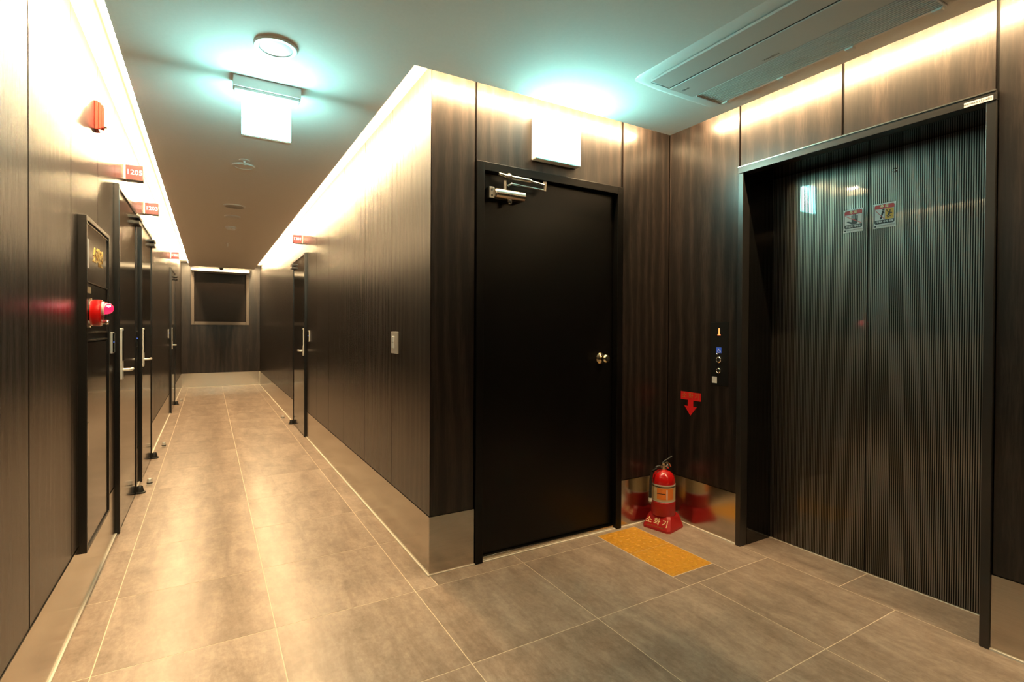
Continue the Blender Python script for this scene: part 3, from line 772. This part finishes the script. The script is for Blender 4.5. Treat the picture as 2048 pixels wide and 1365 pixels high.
# ------------------------------------------------------------------ exit signs
hs = empty('exit_sign', (-0.70, 0.405, H), 'glowing exit sign panel hanging from a white ceiling bar in the corridor', 'exit sign', 'lit exit signs')
part('ceiling_bar', 'white_metal', hs, box, -0.852, -0.548, 0.385, 0.455, 2.398, H - 0.0005, 0.002)
part('lower_clip', 'white_metal', hs, box, -0.846, -0.554, 0.393, 0.447, 2.384, 2.400, 0.002)
part('panel', 'exit_face', hs, box, -0.814, -0.594, 0.408, 0.432, 2.178, 2.386, 0.002)
part('panel_edge', 'white', hs, box, -0.815, -0.593, 0.409, 0.431, 2.170, 2.1775)
def runner(bm, to3, k):
    def seg(a, b, wd, t=0.0008):
        a, b = Vector(a) * k, Vector(b) * k; n = (b - a).normalized(); n = Vector((-n.y, n.x)) * wd * k / 2
        prism(bm, [tuple(a + n), tuple(a - n), tuple(b - n), tuple(b + n)], to3, t)
    for a, b, wd in (((-0.30, -0.36), (-0.30, 0.38), .05), ((-0.30, 0.38), (0.26, 0.38), .05), ((0.26, 0.38), (0.26, -0.36), .05),
                     ((0.0, 0.16), (0.04, -0.04), .13), ((0.04, -0.04), (0.16, -0.16), .08), ((0.16, -0.16), (0.12, -0.34), .07), ((0.03, -0.05), (-0.08, -0.18), .08),
                     ((-0.08, -0.18), (-0.22, -0.18), .06), ((0.0, 0.14), (-0.14, 0.06), .055), ((0.01, 0.14), (0.15, 0.06), .055)):
        seg(a, b, wd)
    prism(bm, [((0.0 + 0.07 * math.cos(i * math.tau / 12)) * k, (0.27 + 0.07 * math.sin(i * math.tau / 12)) * k) for i in range(12)], to3, 0.0008)
part('running_figure', 'exit_picto', hs, runner, lambda u, v, d: (-0.704 + u, 0.4078 - d, 2.282 + v), 0.20)
part('running_figure', 'exit_picto', hs, runner, lambda u, v, d: (-0.704 + u, 0.4322 + d, 2.282 + v), 0.20)

ws = empty('exit_sign', (0.736, 0.0, 2.19), 'square glowing exit sign box mounted above the black stair door', 'exit sign', 'lit exit signs')
part('housing', 'white', ws, box, 0.588, 0.898, -0.050, 0.0, 2.172, 2.408, 0.006)
part('panel', 'exit_face', ws, box, 0.596, 0.888, -0.0555, -0.0505, 2.182, 2.400, 0.002)
part('running_figure', 'exit_picto', ws, runner, lambda u, v, d: (0.742 + u, -0.056 - d, 2.290 + v), 0.21)

# ------------------------------------------------------------------ lit room number signs
def number_sign(num, y, xw, s, label, z0=2.202, h=0.098, proj=0.106):
    o = empty('number_sign', (xw, y, z0), label, 'room sign', 'red lit room number signs')
    X = lambda a, b: (min(xw + s * a, xw + s * b), max(xw + s * a, xw + s * b))
    part('wall_bracket', 'steel_v', o, box, *X(0.0, 0.014), y - 0.004, y + 0.079, z0, z0 + h, 0.001)
    part('case', 'frame_steel', o, box, *X(0.014, proj), y, y + 0.075, z0, z0 + h, 0.001)
    part('face', 'sign_face', o, box, *X(0.016, proj - 0.002), y - 0.0015, y - 0.0002, z0 + 0.003, z0 + h - 0.003)
    xc = xw + s * (proj + 0.014) / 2
    text('digits', num, 0.045, 'sign_digit', (xc, y - 0.0022, z0 + h * 0.50), (1, 0, 0), (0, 0, 1), o, 0.0008, bold=0.0002)
    return o
number_sign('1205', 1.77, XL, 1, 'red lit room sign reading 1205, nearest on the left wall')
number_sign('1203', 2.965, XL, 1, 'red lit room sign reading 1203, second along the left wall')
number_sign('1202', 6.50, XL, 1, 'red lit room sign reading 1202, farthest on the left wall', 2.225)
number_sign('1201', 4.05, 0.0, -1, 'red lit room sign reading 1201 on the right corridor wall', 2.225)

# ------------------------------------------------------------------ doorbells beside the doors
def doorbell(y, xw, s, label):
    o = empty('doorbell', (xw, y, 1.09), label, 'doorbell', 'doorbells beside the apartment doors')
    X = lambda a, b: (min(xw + s * a, xw + s * b), max(xw + s * a, xw + s * b))
    part('case', 'satin', o, box, *X(0.0, 0.010), y - 0.034, y + 0.034, 1.085, 1.205, 0.002)
    part('front', 'gloss_black', o, box, *X(0.010, 0.014), y - 0.030, y + 0.030, 1.090, 1.200, 0.001)
    part('lens', 'led_blue', o, lathe, [(0.0, 0.0), (0.003, 0.0), (0.003, 0.002), (0.0, 0.002)], axis_matrix((xw + s * 0.0135, y - 0.02, 1.15), (s, 0, 0)), 10)
doorbell(1.29, XL, 1, 'slim steel doorbell between the hydrant cabinet and the 1205 door')
doorbell(2.40, XL, 1, 'slim steel doorbell between the 1205 and 1203 doors')
doorbell(6.08, XL, 1, 'slim steel doorbell far down the left wall')
doorbell(3.60, 0.0, -1, 'slim steel doorbell before the 1201 door on the right wall')

# ------------------------------------------------------------------ steel door stops on the floor
def door_stop(x, y, label):
    o = empty('door_stop', (x, y, 0), label, 'door stop', 'steel door stops on the corridor floor')
    part('foot', 'satin', o, lathe, [(0.0, 0.0), (0.026, 0.0), (0.026, 0.003), (0.014, 0.006)], Matrix.Translation((x, y, 0)), 18, smooth=True)
    part('post', 'satin', o, lathe, [(0.017, 0.004), (0.018, 0.040), (0.014, 0.047), (0.0, 0.049)], Matrix.Translation((x, y, 0)), 18, smooth=True)
    part('rubber_ring', 'rubber', o, lathe, [(0.0170, 0.010), (0.0200, 0.011), (0.0200, 0.017), (0.0172, 0.018)], Matrix.Translation((x, y, 0)), 18, smooth=True)
door_stop(-1.352, 2.50, 'small steel floor door stop just past the 1205 door')
door_stop(-1.352, 3.98, 'small steel floor door stop past the 1203 door')
door_stop(-1.350, 7.72, 'small steel floor door stop farthest along the left wall')
door_stop(-0.085, 5.18, 'small steel floor door stop on the right side of the corridor')

# ------------------------------------------------------------------ light switch
sw = empty('light_switch', (0.0, 0.56, 1.09), 'steel light switch plate with white rocker on the right corridor wall', 'switch')
part('plate', 'satin', sw, box, -0.007, 0.0, 0.500, 0.622, 1.088, 1.217, 0.002)
rk = part('rocker', 'white', sw, box, -0.012, -0.006, 0.556, 0.592, 1.118, 1.190, 0.002)
part('rocker_split', 'dark_slot', rk, box, -0.0125, -0.0118, 0.556, 0.592, 1.153, 1.155)

# ------------------------------------------------------------------ fire hydrant cabinet
XC = XL + 0.028
hc = empty('hydrant_cabinet', (XL, 0.72, 0.255), 'dark fire hydrant cabinet with gold Korean lettering, set in the left wall', 'cabinet')
cy0, cy1, cz0, cz1 = 0.425, 1.020, 0.255, 1.720
part('frame_side', 'door_edge', hc, box, XL - 0.008, XC, cy0, cy0 + 0.020, cz0, cz1, 0.002)
part('frame_side', 'door_edge', hc, box, XL - 0.008, XC, cy1 - 0.020, cy1, cz0, cz1, 0.002)
part('frame_top', 'door_edge', hc, box, XL - 0.008, XC, cy0 + 0.020, cy1 - 0.020, cz1 - 0.020, cz1, 0.002)
part('frame_bottom', 'door_edge', hc, box, XL - 0.008, XC, cy0 + 0.020, cy1 - 0.020, cz0, cz0 + 0.014, 0.002)
ud = part('upper_door', 'door', hc, box, XL - 0.006, XC - 0.006, cy0 + 0.022, cy1 - 0.022, 1.432, 1.695)
part('edge_strip', 'steel_v', ud, box, XC - 0.006, XC - 0.003, cy0 + 0.03, cy1 - 0.03, 1.688, 1.693)
part('edge_strip', 'steel_v', ud, box, XC - 0.006, XC - 0.003, cy0 + 0.03, cy1 - 0.03, 1.434, 1.437)
text('gold_lettering', '소화전', 0.092, 'gold', (XC - 0.0045, 0.735, 1.562), (0, 1, 0), (0, 0, 1), ud, 0.002, bold=0.001)
part('paper_label', 'sticker_white', ud, box, XC - 0.006, XC - 0.0048, 0.455, 0.512, 1.497, 1.625)
mp = part('middle_panel', 'door_edge', hc, box, XL - 0.006, XC - 0.010, cy0 + 0.022, cy1 - 0.022, 1.168, 1.430)
part('name_label', 'label_cream', mp, box, XC - 0.010, XC - 0.0085, 0.452, 0.580, 1.388, 1.416)
for zz in (1.207, 1.172):
    part('edge_strip', 'steel_v', mp, box, XC - 0.010, XC - 0.004, cy0 + 0.03, cy1 - 0.03, zz, zz + 0.006)
ld = part('lower_door', 'door', hc, box, XL - 0.006, XC - 0.006, cy0 + 0.022, cy1 - 0.022, cz0 + 0.016, 1.165)
part('pull_strip', 'steel_v', ld, box, XC - 0.006, XC - 0.002, 0.450, 0.490, 0.667, 0.815, 0.001)

fa = empty('alarm_bell', (XC - 0.010, 0.53, 1.235), 'red fire alarm drum with glowing red beacon on the hydrant cabinet', 'alarm')
ax = (1, 0, 0)
part('rim', 'chrome', fa, lathe, [(0.0, 0.0), (0.066, 0.0), (0.066, 0.012), (0.058, 0.014), (0.0, 0.014)], axis_matrix((XC - 0.010, 0.53, 1.299), ax), 32, smooth=True)
part('drum', 'red', fa, lathe, [(0.056, 0.012), (0.060, 0.018), (0.060, 0.044), (0.054, 0.050), (0.0, 0.052)], axis_matrix((XC - 0.010, 0.53, 1.299), ax), 32, smooth=True)
part('lens_collar', 'white', fa, lathe, [(0.0, 0.048), (0.031, 0.048), (0.031, 0.057), (0.026, 0.058), (0.0, 0.058)], axis_matrix((XC - 0.010, 0.53, 1.320), ax), 24, smooth=True)
be = part('beacon_lens', 'beacon', fa, lathe, [(0.026, 0.056), (0.026, 0.066), (0.021, 0.080), (0.011, 0.088), (0.0, 0.090)], axis_matrix((XC - 0.010, 0.53, 1.320), ax), 24, smooth=True, label='glowing red beacon lens')
part('lamp_core', 'beacon_core', be, lathe, [(0.0, 0.0), (0.0045, 0.003), (0.0055, 0.014), (0.0035, 0.022), (0.0, 0.024)], axis_matrix((XC + 0.052, 0.516, 1.327), (0.85, -0.5, 0.2)), 12, smooth=True)
part('pilot_lamp', 'chrome', fa, lathe, [(0.010, 0.044), (0.010, 0.058), (0.012, 0.062), (0.010, 0.072), (0.0, 0.076)], axis_matrix((XC - 0.010, 0.53, 1.258), ax), 18, smooth=True, label='small clear pilot lamp')

# ------------------------------------------------------------------ red visual alarm above the cabinet
va = empty('strobe_light', (XL, 0.826, 2.20), 'small orange red strobe light box high on the left wall', 'strobe light')
part('base', 'orange_red', va, box, XL, XL + 0.014, 0.790, 0.862, 2.205, 2.345, 0.002)
part('body', 'orange_red', va, box, XL + 0.014, XL + 0.034, 0.806, 0.850, 2.218, 2.334, 0.004)
part('rib', 'orange_red', va, box, XL + 0.014, XL + 0.026, 0.794, 0.802, 2.210, 2.340, 0.002)
part('lens', 'white', va, box, XL + 0.034, XL + 0.044, 0.812, 0.846, 2.228, 2.322, 0.003)

# ------------------------------------------------------------------ ceiling fittings
def downlight(x, y, r, label):
    o = empty('downlight', (x, y, H), label, 'downlight', 'round white ceiling downlights')
    mm = Matrix.Translation((x, y, H))
    part('ring', 'white_metal', o, lathe, [(r, 0.0), (r, -0.006), (r * 0.96, -0.011), (r * 0.80, -0.012), (r * 0.74, -0.009), (r * 0.70, -0.0015)], mm, 48, smooth=True)
    part('diffuser', 'white', o, lathe, [(0.0, -0.0115), (r * 0.5, -0.0110), (r * 0.735, -0.0088), (r * 0.735, -0.0005), (0.0, -0.0005)], mm, 40, smooth=True)
downlight(-0.702, 0.022, 0.088, 'round unlit white downlight nearest the camera, before the hanging exit sign')
downlight(-0.728, 1.94, 0.078, 'round unlit white downlight in the corridor beyond the hanging exit sign')
downlight(-0.730, 4.00, 0.078, 'round unlit white downlight farthest down the corridor ceiling')
def sprinkler(x, y, label, long=0.0):
    o = empty('sprinkler', (x, y, H), label, 'sprinkler', 'ceiling sprinkler heads')
    mm = Matrix.Translation((x, y, H))
    part('rosette', 'white_metal', o, lathe, [(0.036, 0.0), (0.036, -0.003), (0.016, -0.007), (0.0, -0.007)], mm, 24, smooth=True)
    part('body', 'white_metal', o, lathe, [(0.009, -0.006), (0.009, -0.022 - long), (0.004, -0.026 - long), (0.004, -0.034 - long), (0.014, -0.035 - long), (0.014, -0.037 - long), (0.0, -0.038 - long)], mm, 16, smooth=True)
sprinkler(-0.730, 1.80, 'small sprinkler head just before the second downlight')
sprinkler(-0.722, 6.02, 'small white sprinkler head farthest down the corridor ceiling', 0.03)
sp = empty('speaker_disc', (-0.732, 3.44, H), 'flat grey round ceiling speaker in the middle of the corridor', 'speaker')
part('rim', 'white_metal', sp, lathe, [(0.098, 0.0), (0.098, -0.007), (0.090, -0.011), (0.084, -0.009)], Matrix.Translation((-0.732, 3.44, H)), 40, smooth=True)
part('mesh_cover', 'grey_plastic', sp, lathe, [(0.084, -0.009), (0.05, -0.016), (0.0, -0.018)], Matrix.Translation((-0.732, 3.44, H)), 40, smooth=True)
sm = empty('smoke_detector', (-0.722, 4.68, H), 'white domed smoke detector on the corridor ceiling', 'smoke detector')
part('base', 'white', sm, lathe, [(0.060, 0.0), (0.060, -0.014), (0.054, -0.018)], Matrix.Translation((-0.722, 4.68, H)), 32, smooth=True)
part('dome', 'white', sm, lathe, [(0.050, -0.018), (0.048, -0.032), (0.036, -0.042), (0.0, -0.045)], Matrix.Translation((-0.722, 4.68, H)), 32, smooth=True)
part('indicator', 'sticker_red', sm, lathe, [(0.0, 0.0), (0.004, 0.0), (0.003, 0.003), (0.0, 0.004)], axis_matrix((-0.722, 4.634, H - 0.030), (0, -1, -0.3)), 10)
ms = empty('motion_sensor', (-0.735, 9.58, H), 'small dark bell shaped sensor at the far ceiling edge', 'sensor')
part('base', 'grey_plastic', ms, lathe, [(0.050, 0.0), (0.050, -0.012), (0.040, -0.020)], Matrix.Translation((-0.735, 9.58, H)), 24, smooth=True)
part('dome', 'rubber', ms, lathe, [(0.036, -0.018), (0.034, -0.040), (0.022, -0.056), (0.0, -0.060)], Matrix.Translation((-0.735, 9.58, H)), 24, smooth=True)

# ------------------------------------------------------------------ ceiling air conditioner
ac = empty('air_conditioner', (1.10, -1.10, H), 'long white one-way ceiling air conditioner with a slatted intake', 'air conditioner')
ay0, ay1 = -1.74, -0.545
def ac_body(bm):
    prof = [(0.815, 0.0), (0.818, -0.004), (0.850, -0.014), (0.900, -0.024), (0.968, -0.030), (0.975, -0.030), (1.165, -0.030), (1.352, -0.030), (1.366, -0.026), (1.376, -0.012), (1.378, 0.0)]
    ends = [(ay1, 0.0), (ay1 - 0.006, 0.35), (ay1 - 0.020, 0.7), (ay1 - 0.045, 1.0), (ay0 + 0.045, 1.0), (ay0 + 0.020, 0.7), (ay0 + 0.006, 0.35), (ay0, 0.0)]
    rows = []
    for y, k in ends:
        ins = 0.03 * (1 - k)
        rows.append([bm.verts.new((min(max(x, 0.815 + ins * 1.0), 1.378 - ins * 0.4), y, H + z * k)) for x, z in prof])
    for a, b in zip(rows, rows[1:]):
        for i in range(len(prof) - 1):
            bm.faces.new((a[i], a[i + 1], b[i + 1], b[i]))
body = part('body', 'white', ac, ac_body, smooth=True)
part('outlet_vane', 'white', ac, box, 0.860, 0.985, ay0 + 0.10, ay1 - 0.085, H - 0.0335, H - 0.022, 0.003)
part('outlet_gap', 'dark_slot', ac, box, 0.986, 0.993, ay0 + 0.10, ay1 - 0.085, H - 0.0312, H - 0.029)
part('front_panel', 'white', ac, box, 0.995, 1.160, ay0 + 0.07, ay1 - 0.075, H - 0.0345, H - 0.028, 0.002)
part('end_seam', 'grey_plastic', ac, box, 0.870, 1.160, ay1 - 0.077, ay1 - 0.0745, H - 0.0318, H - 0.028)
gy0, gy1 = ay0 + 0.14, ay1 - 0.095
part('intake_recess', 'dark_slot', ac, box, 1.163, 1.348, gy0, gy1, H - 0.0308, H - 0.029)
gr = bmesh.new()
for k in range(14):
    xx = 1.165 + 0.0132 * k
    box(gr, xx, xx + 0.0070, gy0, gy1, H - 0.0345, H - 0.0312)
for yy in (gy0, gy1 - 0.006):
    box(gr, 1.163, 1.350, yy, yy + 0.006, H - 0.0385, H - 0.0305)
tag(obj('intake_slats', gr, 'white', ac), kind='stuff')
for k in range(4):
    yy = gy1 - 0.03 - k * (gy1 - gy0 - 0.06) / 3
    part('clip', 'white_metal', ac, box, 1.340, 1.366, yy - 0.016, yy + 0.016, H - 0.041, H - 0.030, 0.002)
text('brand_mark', 'WHISEN', 0.020, 'grey_plastic', (1.135, -1.060, H - 0.0352), (0, -1, 0), (-1, 0, 0), ac, 0.0006)
part('round_logo', 'grey_plastic', ac, lathe, [(0.0, 0.0), (0.009, 0.0), (0.009, -0.0007), (0.0, -0.0007)], Matrix.Translation((1.060, ay1 - 0.105, H - 0.0345)), 16)
text('brand_letters', 'LG', 0.018, 'grey_plastic', (1.060, ay1 - 0.128, H - 0.0352), (0, -1, 0), (-1, 0, 0), ac, 0.0006)
